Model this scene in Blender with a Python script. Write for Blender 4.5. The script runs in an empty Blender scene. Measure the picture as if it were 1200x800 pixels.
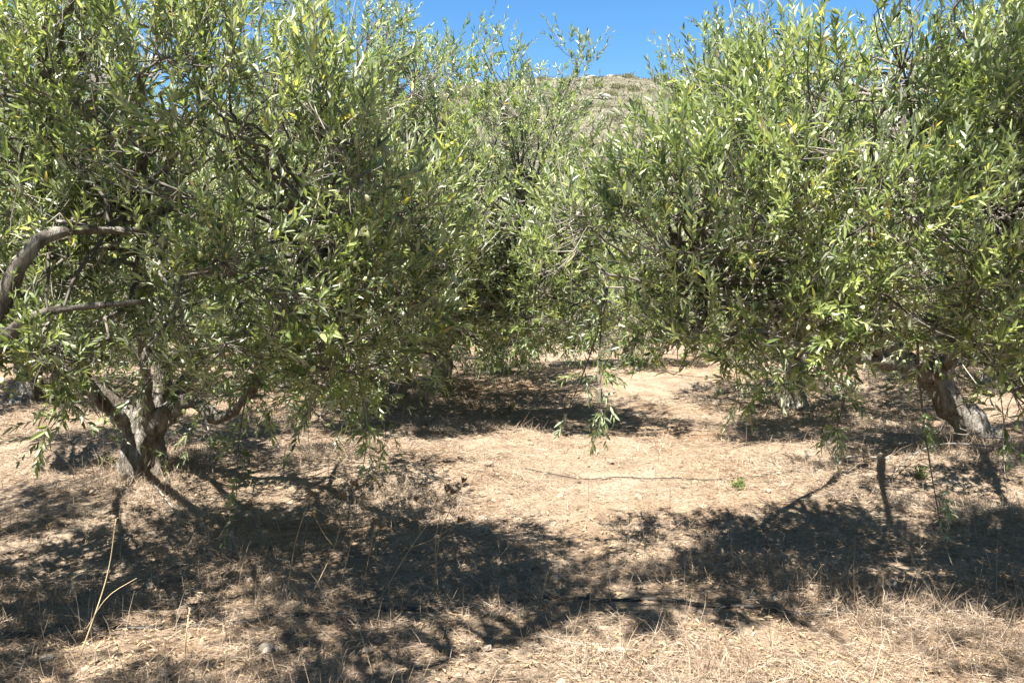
import bpy, math
import numpy as np
from mathutils import Vector, noise as mnoise

C = bpy.context.scene.collection
scene = bpy.context.scene
R = math.radians
EYE = 1.5

# ------------------------------------------------------------------ helpers
def nrm(a):
    return a / (np.linalg.norm(a, axis=-1, keepdims=True) + 1e-9)

def at(px, py, d):
    """a point d metres ahead, seen in the photo (1200x800) at px, py"""
    return np.array([(px - 600) / 1000.0 * d, d, EYE + (330 - py) / 1000.0 * d])

class Geo:
    """collects faces as numpy arrays; build() links ONE mesh object"""
    def __init__(s):
        s.v = []; s.f = []; s.n = 0; s.t = []
    def add(s, verts, faces, tone=None):
        verts = np.asarray(verts, dtype=np.float32).reshape(-1, 3)
        s.v.append(verts)
        for fa in faces:
            s.f.append(np.asarray(fa, dtype=np.int64) + s.n)
        s.n += len(verts)
        if tone is None: tone = np.full(len(verts), .5)
        s.t.append(np.asarray(tone, dtype=np.float32))
    def build(s, name, mat, parent=None, origin=(0, 0, 0), smooth=False):
        me = bpy.data.meshes.new(name)
        v = np.concatenate(s.v) - np.asarray(origin, dtype=np.float32)
        loops = np.concatenate([f.reshape(-1) for f in s.f])
        cnt = np.concatenate([np.full(len(f), f.shape[1]) for f in s.f])
        start = np.concatenate([[0], np.cumsum(cnt)[:-1]])
        me.vertices.add(len(v)); me.vertices.foreach_set('co', v.astype(np.float32).ravel())
        me.loops.add(len(loops)); me.loops.foreach_set('vertex_index', loops.astype(np.int32))
        me.polygons.add(len(cnt))
        me.polygons.foreach_set('loop_start', start.astype(np.int32))
        me.polygons.foreach_set('loop_total', cnt.astype(np.int32))
        a = me.attributes.new('tone', 'FLOAT', 'POINT')
        a.data.foreach_set('value', np.concatenate(s.t))
        me.update(calc_edges=True)
        me.polygons.foreach_set('use_smooth', np.full(len(cnt), smooth))
        me.materials.append(mat)
        ob = bpy.data.objects.new(name, me)
        C.objects.link(ob)
        if parent is not None: ob.parent = parent
        else: ob.location = origin
        return ob

def tubes(P, rad, sides=5, cap=True):
    """P [N,K,3], rad [N,K] -> verts, face arrays"""
    P = np.asarray(P, float); rad = np.asarray(rad, float)
    N, K, _ = P.shape
    T = nrm(np.gradient(P, axis=1))
    mean = nrm(P[:, -1] - P[:, 0])
    ref = np.where(np.abs(mean[:, 2:3]) > .8, np.array([[1., 0, 0]]), np.array([[0, 0, 1.]]))[:, None, :]
    U = nrm(np.cross(T, ref)); V = np.cross(T, U)
    a = np.arange(sides) * 2 * np.pi / sides
    ring = (P[:, :, None, :] + rad[:, :, None, None] *
            (np.cos(a)[None, None, :, None] * U[:, :, None, :] + np.sin(a)[None, None, :, None] * V[:, :, None, :]))
    verts = ring.reshape(-1, 3)
    idx = np.arange(N * K * sides).reshape(N, K, sides)
    q = np.stack([idx[:, :-1], np.roll(idx, -1, 2)[:, :-1], np.roll(idx, -1, 2)[:, 1:], idx[:, 1:]], -1).reshape(-1, 4)
    q = q[:, ::-1]
    fs = [q]
    if cap and sides > 3:
        fs += [idx[:, -1, ::-1].reshape(-1, sides), idx[:, 0].reshape(-1, sides)]
    return verts, fs

def smooth_path(pts, n):
    """Catmull-Rom through pts, n samples"""
    p = np.asarray(pts, float)
    p = np.vstack([2 * p[0] - p[1], p, 2 * p[-1] - p[-2]])
    m = len(p) - 3
    out = []
    for u in np.linspace(0, m - 1e-6, n):
        i = int(u); t = u - i
        a, b, c, d = p[i:i + 4]
        out.append(.5 * (2 * b + (c - a) * t + (2 * a - 5 * b + 4 * c - d) * t * t + (3 * b - a - 3 * c + d) * t ** 3))
    return np.array(out)

def sines(seed, scale, n=7, dim=3):
    r = np.random.default_rng(seed)
    k = nrm(r.normal(size=(n, dim))) * (2 * np.pi / scale) * r.uniform(.6, 1.7, (n, 1))
    ph = r.uniform(0, 6.28, n)
    def f(p): return np.sin(np.asarray(p) @ k.T + ph).sum(-1) / math.sqrt(n / 2)
    return f

def tag(o, label=None, cat=None, group=None, kind=None):
    if label: o['label'] = label
    if cat: o['category'] = cat
    if group: o['group'] = group
    if kind: o['kind'] = kind
    return o

def empty(name, loc):
    o = bpy.data.objects.new(name, None); C.objects.link(o)
    o.location = tuple(float(c) for c in loc); o.empty_display_size = .2
    return o

def copy_tree(o, parent=None):
    c = o.copy(); C.objects.link(c)
    if parent is not None: c.parent = parent
    for ch in o.children: copy_tree(ch, c)
    return c

# ------------------------------------------------------------------ materials
class Mat:
    def __init__(s, name):
        s.m = bpy.data.materials.new(name); s.m.use_nodes = True
        s.t = s.m.node_tree; s.t.nodes.clear()
    def n(s, typ, **kw):
        nd = s.t.nodes.new(typ)
        for k, v in kw.items():
            if k.startswith('i_'):
                nd.inputs[k[2:].replace('_', ' ')].default_value = v
            else: setattr(nd, k, v)
        return nd
    def l(s, a, b): s.t.links.new(a, b)
    def ramp(s, fac, stops, interp='LINEAR'):
        nd = s.n('ShaderNodeValToRGB'); cr = nd.color_ramp; cr.interpolation = interp
        while len(cr.elements) < len(stops): cr.elements.new(.5)
        for e, (p, c) in zip(cr.elements, stops):
            e.position = p; e.color = (c[0], c[1], c[2], 1)
        if fac is not None: s.l(fac, nd.inputs[0])
        return nd
    def noise(s, scale, detail=4, rough=.55, vec=None):
        nd = s.n('ShaderNodeTexNoise'); nd.inputs['Scale'].default_value = scale
        nd.inputs['Detail'].default_value = detail; nd.inputs['Roughness'].default_value = rough
        if vec is not None: s.l(vec, nd.inputs['Vector'])
        return nd
    def mix(s, fac, a, b, mode='MIX'):
        nd = s.n('ShaderNodeMix', data_type='RGBA', blend_type=mode)
        for sock, val in ((nd.inputs[0], fac), (nd.inputs[6], a), (nd.inputs[7], b)):
            if hasattr(val, 'is_linked'): s.l(val, sock)
            else: sock.default_value = val if isinstance(val, (int, float)) else (*val, 1)
        return nd.outputs[2]
    def out(s, sh, disp=None):
        o = s.n('ShaderNodeOutputMaterial'); s.l(sh, o.inputs[0]); return s.m

def leaf_material(name, stops, under, trans=.3, rough=.38, spec=.5):
    M = Mat(name)
    tone = M.n('ShaderNodeAttribute', attribute_name='tone')
    geo = M.n('ShaderNodeNewGeometry')
    top = M.ramp(tone.outputs['Fac'], stops)
    und = M.ramp(tone.outputs['Fac'], under)
    col = M.mix(geo.outputs['Backfacing'], top.outputs[0], und.outputs[0])
    pr = M.n('ShaderNodeBsdfPrincipled')
    M.l(col, pr.inputs['Base Color'])
    pr.inputs['Roughness'].default_value = rough
    pr.inputs['Specular IOR Level'].default_value = spec
    tr = M.n('ShaderNodeBsdfTranslucent')
    tc = M.mix(1.0, top.outputs[0], (1.8, 1.8, 1.0), 'MULTIPLY')
    M.l(tc, tr.inputs['Color'])
    mx = M.n('ShaderNodeMixShader'); mx.inputs[0].default_value = trans
    M.l(pr.outputs[0], mx.inputs[1]); M.l(tr.outputs[0], mx.inputs[2])
    return M.out(mx.outputs[0])

LEAF = leaf_material('olive_leaf',
    [(0, (.050, .078, .026)), (.35, (.155, .205, .066)), (.7, (.30, .35, .125)), (.9, (.42, .455, .20)),
     (.95, (.46, .44, .10)), (.985, (.58, .50, .10)), (1, (.30, .20, .11))],
    [(0, (.24, .28, .18)), (.6, (.42, .45, .31)), (.93, (.42, .43, .33)), (.97, (.45, .42, .22)), (1, (.30, .22, .14))], .33, .42, .8)
WEED = leaf_material('weed_leaf', [(0, (.06, .10, .03)), (1, (.17, .22, .07))], [(0, (.08, .12, .04)), (1, (.17, .22, .08))], .3, .6, .3)
SHRUB = leaf_material('scrub_leaf', [(0, (.12, .125, .075)), (.6, (.21, .21, .13)), (1, (.33, .30, .21))],
                      [(0, (.12, .125, .075)), (.6, (.21, .21, .13)), (1, (.33, .30, .21))], .15, .8, .2)

def bark_material():
    M = Mat('olive_bark')
    tc = M.n('ShaderNodeTexCoord'); mp = M.n('ShaderNodeMapping'); mp.inputs['Scale'].default_value = (1, 1, .22)
    M.l(tc.outputs['Object'], mp.inputs['Vector'])
    a = M.noise(22, 8, .7, mp.outputs[0]); b = M.noise(60, 5, .6, mp.outputs[0])
    c = M.noise(3.5, 3, .5, tc.outputs['Object'])
    col = M.ramp(a.outputs['Fac'], [(.3, (.05, .042, .035)), (.44, (.22, .195, .165)), (.64, (.48, .45, .395))])
    col2 = M.ramp(c.outputs['Fac'], [(.4, (1, 1, 1)), (.65, (.62, .57, .52))])
    cc = M.mix(1.0, col.outputs[0], col2.outputs[0], 'MULTIPLY')
    add = M.n('ShaderNodeMath', operation='MULTIPLY_ADD'); M.l(a.outputs['Fac'], add.inputs[0]); add.inputs[1].default_value = 2
    M.l(b.outputs['Fac'], add.inputs[2])
    bp = M.n('ShaderNodeBump'); bp.inputs['Strength'].default_value = 1; bp.inputs['Distance'].default_value = .045
    M.l(add.outputs[0], bp.inputs['Height'])
    pr = M.n('ShaderNodeBsdfPrincipled'); pr.inputs['Roughness'].default_value = .9
    pr.inputs['Specular IOR Level'].default_value = .2
    M.l(cc, pr.inputs['Base Color']); M.l(bp.outputs[0], pr.inputs['Normal'])
    return M.out(pr.outputs[0])
BARK = bark_material()

def tone_material(name, stops, rough=.8, spec=.25, trans=0.0):
    M = Mat(name)
    tone = M.n('ShaderNodeAttribute', attribute_name='tone')
    col = M.ramp(tone.outputs['Fac'], stops)
    pr = M.n('ShaderNodeBsdfPrincipled'); pr.inputs['Roughness'].default_value = rough
    pr.inputs['Specular IOR Level'].default_value = spec
    M.l(col.outputs[0], pr.inputs['Base Color'])
    sh = pr.outputs[0]
    if trans:
        tr = M.n('ShaderNodeBsdfTranslucent'); M.l(col.outputs[0], tr.inputs[0])
        mx = M.n('ShaderNodeMixShader'); mx.inputs[0].default_value = trans
        M.l(sh, mx.inputs[1]); M.l(tr.outputs[0], mx.inputs[2]); sh = mx.outputs[0]
    return M.out(sh)
TWIG = tone_material('twig_bark', [(0, (.06, .052, .044)), (.5, (.15, .135, .115)), (.8, (.26, .235, .2)), (1, (.45, .41, .36))])
STRAW = tone_material('dry_straw', [(0, (.085, .053, .036)), (.3, (.19, .132, .090)), (.65, (.315, .238, .170)), (1, (.44, .37, .29))], .75, .3, .15)
STALK = tone_material('dry_stalk_stem', [(0, (.14, .09, .05)), (.5, (.36, .26, .15)), (1, (.6, .48, .3))], .7, .3)
SEED = tone_material('dry_seed_head', [(0, (.12, .075, .045)), (1, (.34, .23, .14))], .9, .1)
FRUIT = tone_material('green_olive', [(0, (.28, .34, .11)), (.6, (.44, .48, .21)), (.93, (.56, .57, .36)), (.97, (.2, .06, .07)), (1, (.08, .03, .05))], .35, .5)

def simple(name, col, rough=.6, nscale=0, col2=None, bump=0):
    M = Mat(name)
    pr = M.n('ShaderNodeBsdfPrincipled'); pr.inputs['Roughness'].default_value = rough
    pr.inputs['Specular IOR Level'].default_value = .3
    if nscale:
        tc = M.n('ShaderNodeTexCoord')
        nz = M.noise(nscale, 5, .6, tc.outputs['Object'])
        r = M.ramp(nz.outputs['Fac'], [(.35, col), (.65, col2)])
        M.l(r.outputs[0], pr.inputs['Base Color'])
        if bump:
            bp = M.n('ShaderNodeBump'); bp.inputs['Strength'].default_value = bump; bp.inputs['Distance'].default_value = .05
            M.l(nz.outputs['Fac'], bp.inputs['Height']); M.l(bp.outputs[0], pr.inputs['Normal'])
    else: pr.inputs['Base Color'].default_value = (*col, 1)
    return M.out(pr.outputs[0])
HOSE = simple('black_polythene', (.012, .012, .013), .55, 9, (.05, .042, .034))
STONE = simple('pale_limestone', (.17, .145, .115), .9, 14, (.34, .30, .25), .6)
ROCK = simple('hill_rock', (.16, .14, .115), .95, 1.3, (.36, .33, .29), 1.0)

def ground_material():
    M = Mat('dry_ground')
    tc = M.n('ShaderNodeTexCoord'); v = tc.outputs['Object']
    mp = M.n('ShaderNodeMapping'); mp.inputs['Scale'].default_value = (1, 1, 1); M.l(v, mp.inputs['Vector'])
    big = M.noise(.45, 4, .6, v); mid = M.noise(3.2, 5, .65, v); fine = M.noise(55, 4, .7, v); straw = M.noise(160, 3, .7, v)
    c1 = M.ramp(mid.outputs['Fac'], [(.3, (.175, .130, .094)), (.5, (.258, .203, .150)), (.7, (.325, .272, .21))])
    c2 = M.ramp(big.outputs['Fac'], [(.35, (.9, .8, .72)), (.5, (1, 1, 1)), (.66, (.98, 1.0, 1.02))])
    c3 = M.ramp(fine.outputs['Fac'], [(.30, (.38, .31, .27)), (.46, (.92, .89, .86)), (.66, (1.2, 1.17, 1.13))])
    a = M.mix(1.0, c1.outputs[0], c2.outputs[0], 'MULTIPLY'); b = M.mix(1.0, a, c3.outputs[0], 'MULTIPLY')
    bp = M.n('ShaderNodeBump'); bp.inputs['Strength'].default_value = .8; bp.inputs['Distance'].default_value = .02
    M.l(fine.outputs['Fac'], bp.inputs['Height'])
    bp2 = M.n('ShaderNodeBump'); bp2.inputs['Strength'].default_value = .6; bp2.inputs['Distance'].default_value = .008
    M.l(straw.outputs['Fac'], bp2.inputs['Height']); M.l(bp.outputs[0], bp2.inputs['Normal'])
    pr = M.n('ShaderNodeBsdfPrincipled'); pr.inputs['Roughness'].default_value = 1; pr.inputs['Specular IOR Level'].default_value = .1
    M.l(b, pr.inputs['Base Color']); M.l(bp2.outputs[0], pr.inputs['Normal'])
    return M.out(pr.outputs[0])
GROUND = ground_material()

def hill_material():
    M = Mat('dry_hillside')
    tc = M.n('ShaderNodeTexCoord'); v = tc.outputs['Object']
    mp = M.n('ShaderNodeMapping'); mp.inputs['Scale'].default_value = (.5, 1, 1); M.l(v, mp.inputs['Vector'])
    a = M.noise(.09, 5, .6, v); b = M.noise(.9, 6, .7, mp.outputs[0]); c = M.noise(5, 4, .7, mp.outputs[0])
    col = M.ramp(b.outputs['Fac'], [(.30, (.055, .055, .036)), (.43, (.095, .09, .066)), (.55, (.145, .136, .105)), (.72, (.205, .19, .16))])
    c2 = M.ramp(a.outputs['Fac'], [(.35, (.8, .82, .72)), (.6, (1.05, 1, .95))])
    c3 = M.ramp(c.outputs['Fac'], [(.3, (.6, .58, .52)), (.5, (1, 1, 1)), (.7, (1.15, 1.13, 1.1))])
    x = M.mix(1.0, col.outputs[0], c2.outputs[0], 'MULTIPLY'); y = M.mix(1.0, x, c3.outputs[0], 'MULTIPLY')
    bp = M.n('ShaderNodeBump'); bp.inputs['Strength'].default_value = 1; bp.inputs['Distance'].default_value = .3
    M.l(b.outputs['Fac'], bp.inputs['Height'])
    pr = M.n('ShaderNodeBsdfPrincipled'); pr.inputs['Roughness'].default_value = 1; pr.inputs['Specular IOR Level'].default_value = .1
    M.l(y, pr.inputs['Base Color']); M.l(bp.outputs[0], pr.inputs['Normal'])
    return M.out(pr.outputs[0])
HILLM = hill_material()

# ------------------------------------------------------------------ ground and hill
TRUNKS = [(-2.72, 6.25), (3.95, 7.1), (-1.3, 9.7), (-3.9, 3.6)]
g1 = sines(1, 7.0, 7, 2); g2 = sines(2, 1.6, 7, 2); g3 = sines(3, .55, 7, 2)
def ground_z(x, y):
    x = np.asarray(x, float); y = np.asarray(y, float)
    p = np.stack([x, y], -1)
    z = .035 * g1(p) + .018 * g2(p) + .008 * g3(p)
    for tx, ty in TRUNKS:
        z = z + .10 * np.exp(-((x - tx) ** 2 + (y - ty) ** 2) / 1.1)
    # soft bank of grass running out from the left tree
    z = z + .13 * np.exp(-((x + .95) / .75) ** 2 - ((y - 6.45) / .55) ** 2)
    fade = np.clip((40 - np.hypot(x, y)) / 15, 0, 1)
    return z * fade

u = np.linspace(-1, 1, 421); gx = np.sinh(u * 5.3) / math.sinh(5.3) * 420
w = np.linspace(-1, 1, 421); gy = 5 + np.sinh(w * 5.3) / math.sinh(5.3) * 420
X, Y = np.meshgrid(gx, gy)
Z = ground_z(X, Y)
idx = np.arange(X.size).reshape(X.shape)
quads = np.stack([idx[:-1, :-1], idx[:-1, 1:], idx[1:, 1:], idx[1:, :-1]], -1).reshape(-1, 4)
g = Geo(); g.add(np.stack([X, Y, Z], -1), [quads])
tag(g.build('ground', GROUND, smooth=True), kind='structure')

def hill_z(x, y):
    t = min(max((y - 42) / 118, 0), 1)
    s = t * t * (3 - 2 * t) * .55 + t * .45
    crest = 34.6 + 1.3 * math.sin(x * .05 + .6) + 2.5 * math.sin(x * .021 + 1) - .03 * abs(x)
    n = mnoise.fractal(Vector((x * .05, y * .05, 0)), .9, 2.1, 5) * 1.6 + mnoise.fractal(Vector((x * .4, y * .4, 3)), .8, 2.1, 3) * .35
    back = max(0, y - 160) * .18
    return -.3 + s * crest + n * min(1, t * 4) - back
hx = np.linspace(-230, 230, 320); hy = np.linspace(40, 240, 170)
X, Y = np.meshgrid(hx, hy)
Z = np.array([hill_z(a, b) for a, b in zip(X.ravel(), Y.ravel())]).reshape(X.shape)
Z[0] = -.6
idx = np.arange(X.size).reshape(X.shape)
quads = np.stack([idx[:-1, :-1], idx[:-1, 1:], idx[1:, 1:], idx[1:, :-1]], -1).reshape(-1, 4)
g = Geo(); g.add(np.stack([X, Y, Z], -1), [quads])
tag(g.build('hill', HILLM, smooth=True), kind='structure')

# ------------------------------------------------------------------ leaves and trees
def add_leaves(geo, B, D, Nn, L, W, tone, bend=.18):
    """lanceolate leaves: base B, direction D, upper-side normal Nn"""
    S = nrm(np.cross(D, Nn)); Nn = np.cross(S, D)
    L = L[:, None]; W = W[:, None]
    p0 = B
    m1 = B + D * L * .34 - Nn * L * bend * .10; m2 = B + D * L * .72 - Nn * L * bend * .5
    tip = B + D * L - Nn * L * bend
    fold = Nn * W * .30
    V = np.stack([p0, m1 + S * W * .5 + fold, m1 - S * W * .5 + fold, m2 + S * W * .36 + fold * .7, m2 - S * W * .36 + fold * .7, tip,
                  m1, m2], 1)
    n = len(B); o = np.arange(n)[:, None] * 8
    tri = np.concatenate([o + [0, 1, 6], o + [0, 6, 2], o + [3, 5, 7], o + [7, 5, 4]])
    quad = np.concatenate([o + [1, 3, 7, 6], o + [6, 7, 4, 2]])
    geo.add(V.reshape(-1, 3), [tri, quad], np.repeat(tone, 8))

def make_shoots(rng, base, dirn, length, crown, twig, per=16, leaf=.068, drop=.12, upbias=.5, droop=None):
    """leafy shoots of opposite leaves"""
    n = len(base); K = 4
    t = np.linspace(0, 1, K)[None, :, None]
    if droop is None: droop = np.zeros(n)
    bendv = rng.normal(0, .22, (n, 3)); bendv[:, 2] -= droop
    P = base[:, None] + dirn[:, None] * length[:, None, None] * t + bendv[:, None] * length[:, None, None] * t ** 2
    rad = np.linspace(1, .45, K)[None] * rng.uniform(.0014, .0024, (n, 1))
    twig.append((P, rad, rng.uniform(.2, .85, n)))
    s = (np.arange(per) // 2 + 1.0) / (per / 2)
    s = np.clip(s[None] + rng.normal(0, .03, (n, per)), .05, 1.0)
    pos = base[:, None] + dirn[:, None] * (length[:, None] * s)[..., None] + bendv[:, None] * (length[:, None] * s ** 2)[..., None]
    tan = nrm(dirn[:, None] + 2 * bendv[:, None] * s[..., None])
    ref = nrm(rng.normal(size=(n, 1, 3)))
    U = nrm(np.cross(tan, ref)); V = np.cross(tan, U)
    phi = (np.arange(per) % 2) * np.pi + (np.arange(per) // 2) * (np.pi / 2) + 0 * s + rng.normal(0, .22, (n, per))
    side = np.cos(phi)[..., None] * U + np.sin(phi)[..., None] * V
    ang = rng.normal(R(42), R(10), (n, per)) * (1.08 - .5 * s)
    D = np.cos(ang)[..., None] * tan + np.sin(ang)[..., None] * side
    D[..., 2] -= .02 + .25 * droop[:, None] * rng.uniform(0, 1, (n, per))
    D = nrm(D)
    Nn = tan + rng.normal(0, .38, tan.shape); Nn[..., 2] += upbias
    keep = rng.random((n, per)) > drop
    size = leaf * rng.uniform(.82, 1.18, (n, 1)) * rng.uniform(.72, 1.2, (n, per)) * (1.05 - .28 * s ** 3)
    shoot_t = rng.uniform(.05, .68, (n, 1))
    tone = np.clip(shoot_t + rng.normal(0, .13, (n, per)), 0, .9)
    yel = rng.random((n, per)) < (.012 + .16 * (rng.random((n, 1)) < .055))
    tone = np.where(yel, rng.uniform(.93, 1, (n, per)), tone)
    k = keep.ravel()
    Ls = size.ravel()[k]
    add_leaves(crown, pos.reshape(-1, 3)[k], D.reshape(-1, 3)[k], Nn.reshape(-1, 3)[k], Ls,
               Ls * rng.uniform(.20, .29, k.sum()), tone.ravel()[k], .07)

def sample_crown(rng, lobes, n, gap_seed, gap=.55, thr=-.75):
    """points and outward directions through the outer shell of a union of ellipsoids"""
    c = np.array([l[:3] for l in lobes], float); r = np.array([l[3:6] for l in lobes], float)
    wgt = np.array([l[6] if len(l) > 6 else 1. for l in lobes]) * (r.prod(1) ** (2 / 3))
    gn = sines(gap_seed, gap, 9); gn2 = sines(gap_seed + 50, gap * 2.6, 7)
    pts = []; outs = []; tot = 0
    while tot < n:
        m = n * 2
        li = rng.choice(len(lobes), m, p=wgt / wgt.sum())
        d = nrm(rng.normal(size=(m, 3)))
        rr = 1 - np.abs(rng.normal(0, .22, m)); rr = np.clip(rr, .12, 1)
        lump = 1 + .16 * gn2(d * .9 + c[li]) + .06 * gn(d * .9 + c[li])
        p = c[li] + d * r[li] * (rr * lump)[:, None]
        q = np.linalg.norm((p[:, None] - c[None]) / r[None], axis=2)
        depth = (1 - q).max(1)
        k = (rng.random(m) < np.where(depth < .35, 1, .28)) & (gn(p) + .7 * gn2(p) > thr) & (p[:, 2] > .35)
        o = nrm(d / r[li])
        pts.append(p[k]); outs.append(o[k]); tot += k.sum()
    return np.concatenate(pts)[:n], np.concatenate(outs)[:n]

def gnarled(path, r0, r1, seed, sides=20, seg=22, flare=0, lump=.13):
    P = smooth_path(path, seg)
    t = np.linspace(0, 1, seg)
    rad = r0 + (r1 - r0) * t ** .8
    if flare: rad = rad * (1 + flare * np.exp(-t * 7))
    v, f = tubes(P[None], rad[None], sides)
    cen = np.repeat(P, sides, axis=0)
    off = v - cen
    a = sines(seed, max(.14, r0 * 1.1), 8); b = sines(seed + 9, max(.06, r0 * .45), 8)
    sc = np.array([1, 1, .4])
    k = 1 + lump * a(v * sc) + lump * .45 * b(v * sc)
    return cen + off * k[:, None], f

def build_tree(root_name, base, trunk, tr, limbs, lobes, n_shoots, seed, leaf=.068, per=16, sprigs=(), thr=-.3, dead=.07, gap=.55, flare=.7, pull=0, pull_below=99):
    """olive tree: root empty > trunk, limb..., branches, crown"""
    rng = np.random.default_rng(seed)
    base = np.array([base[0], base[1], float(ground_z(base[0], base[1]))])
    root = empty(root_name, base)
    g = Geo(); trunk = [list(p) for p in trunk]; trunk[0][2] = base[2] - .12
    v, f = gnarled(trunk, tr[0], tr[1], seed, 28, 26, flare, .13); g.add(v, f)
    g.build('trunk', BARK, root, base, True)
    limb_pts = []; limb_rad = []
    for i, (path, r0, r1) in enumerate(limbs):
        g = Geo(); v, f = gnarled(path, r0, r1, seed + 11 * i + 3, 14, 30, .25, .15); g.add(v, f)
        g.build('limb', BARK, root, base, True)
        P = smooth_path(path, 24); limb_pts.append(P[5:]); limb_rad.append(np.linspace(r0, r1, 24)[5:])
    LP = np.concatenate(limb_pts); LR = np.concatenate(limb_rad)
    if pull:    # lobes moved towards the viewer so crown shadows fall nearer
        lobes = [(l[0] * (l[1] - pull) / l[1], l[1] - pull, EYE + (l[2] - EYE) * (l[1] - pull) / l[1]) + tuple(l[3:]) if l[1] < pull_below and len(l) < 8 else l for l in lobes]
    pts, out = sample_crown(rng, lobes, n_shoots, seed, gap, thr)
    # branches: from the nearest limb point to cluster centres
    nb = max(40, n_shoots // 15)
    ci = rng.choice(len(pts), nb, replace=False)
    ends = pts[ci] - out[ci] * .12
    dd = np.linalg.norm(ends[:, None] - LP[None], axis=2) + .8 * np.clip(LP[None, :, 2] - ends[:, None, 2], 0, 9)
    dd = dd + np.abs(rng.normal(0, .4, dd.shape)); li = dd.argmin(1); start = LP[li]
    K = 9; t = np.linspace(0, 1, K)[None, :, None]
    span = np.linalg.norm(ends - start, axis=1, keepdims=True)
    ctrl = (start + ends) / 2 + rng.normal(0, .16, (nb, 3)) * span + np.array([0, 0, .06]) * span
    BP = start[:, None] * (1 - t) ** 2 + 2 * ctrl[:, None] * t * (1 - t) + ends[:, None] * t ** 2
    wob = rng.normal(0, .018, BP.shape); wob[:, 0] = 0; BP = BP + wob
    r0 = np.clip(.006 + .010 * span[:, 0], .006, .022) * rng.uniform(.8, 1.25, nb); r0 = np.minimum(r0, LR[li] * .8)
    BR = r0[:, None] * np.linspace(1, .28, K)[None] + .001
    twig = []; crown = Geo(); wood = Geo()
    bt = rng.uniform(.1, .75, nb)
    v, f = tubes(BP, BR, 6); wood.add(v, f, np.repeat(bt, K * 6))
    # twigs: from the nearest branch point to every shoot
    BS = BP[:, 2:].reshape(-1, 3)
    ni = np.empty(len(pts), int)
    for a in range(0, len(pts), 800):
        q = np.sqrt(((pts[a:a + 800, None] - BS[None]) ** 2).sum(2)); ni[a:a + 800] = (q + np.abs(rng.normal(0, .10, q.shape))).argmin(1)
    ts = BS[ni]
    tl = np.linalg.norm(pts - ts, axis=1)
    tdir = nrm(pts - ts)
    low = np.clip((1.3 - pts[:, 2]) / .9, 0, 1)
    up = np.array([0, 0, 1.])
    dirn = nrm(out * .5 + tdir * .3 + up * (.95 - 1.0 * low)[:, None] + rng.normal(0, .42, pts.shape))
    t4 = np.linspace(0, 1, 5)[None, :, None]
    cm = (ts + pts) / 2 + rng.normal(0, .14, pts.shape) * tl[:, None] - dirn * (tl * .15)[:, None]
    TP = ts[:, None] * (1 - t4) ** 2 + 2 * cm[:, None] * t4 * (1 - t4) + pts[:, None] * t4 ** 2
    TR = np.linspace(1, .5, 5)[None] * np.clip(.0022 + .004 * tl, .0022, .006)[:, None]
    v, f = tubes(TP, TR, 4, False); wood.add(v, f, np.repeat(rng.uniform(.15, .9, len(pts)), 20))
    isdead = rng.random(len(pts)) < dead * (1 + 2 * low)
    lv = ~isdead
    length = rng.uniform(.11, .27, len(pts))
    make_shoots(rng, pts[lv], dirn[lv], length[lv], crown, twig, per, leaf, .12, .55, (.25 * low)[lv])
    # bare pale twigs
    nd = isdead.sum()
    if nd:
        t5 = np.linspace(0, 1, 5)[None, :, None]
        P = pts[isdead][:, None] + dirn[isdead][:, None] * (length[isdead] * 1.3)[:, None, None] * t5 + rng.normal(0, .25, (nd, 1, 3)) * length[isdead][:, None, None] * t5 ** 2
        twig.append((P[:, [0, 1, 3, 4]], np.linspace(1, .4, 4)[None] * rng.uniform(.0018, .0036, (nd, 1)), rng.uniform(.7, 1, nd)))
    for P, rad, tn in twig:
        v, f = tubes(P, rad, 3, False); wood.add(v, f, np.repeat(tn, 12))
    # hanging sprigs, each a part of its own
    for (s, e, k, lf) in sprigs:
        s = np.array(s); e = np.array(e)
        # spring from the nearest branch
        s = BS[((BS - (e + np.array([0, .1, .26]))) ** 2).sum(1).argmin()]
        tw = []
        mid = (s + e) / 2 + rng.normal(0, .12, 3); mid[2] += .26 * np.linalg.norm(e - s)
        tt = np.linspace(0, 1, 12)[:, None]
        P = s * (1 - tt) ** 2 + 2 * mid * tt * (1 - tt) + e * tt ** 2
        v, f = tubes(P[None], np.linspace(.008, .0026, 12)[None], 5); wood.add(v, f, np.full(len(v), .35))
        k = int(k * 1.8); k = int(k * 1.3); ii = rng.integers(1, 12, k); ii[0] = 11
        tang = nrm(np.gradient(P, axis=0))
        dr = nrm(tang[ii] * .6 + rng.normal(0, .6, (k, 3)) + np.array([0, 0, .2]))
        dr[0] = tang[-1]
        make_shoots(rng, P[ii], dr, rng.uniform(.10, .20, k), crown, tw, 14, lf * .85, .12, .5, np.full(k, .25))
        for P2, rad, tn in tw:
            v, f = tubes(P2, rad, 3, False); wood.add(v, f, np.repeat(tn, 12))
    wood.build('branches', TWIG, root, base, True)
    crown.build('crown', LEAF, root, base)
    return root, pts, out

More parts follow.
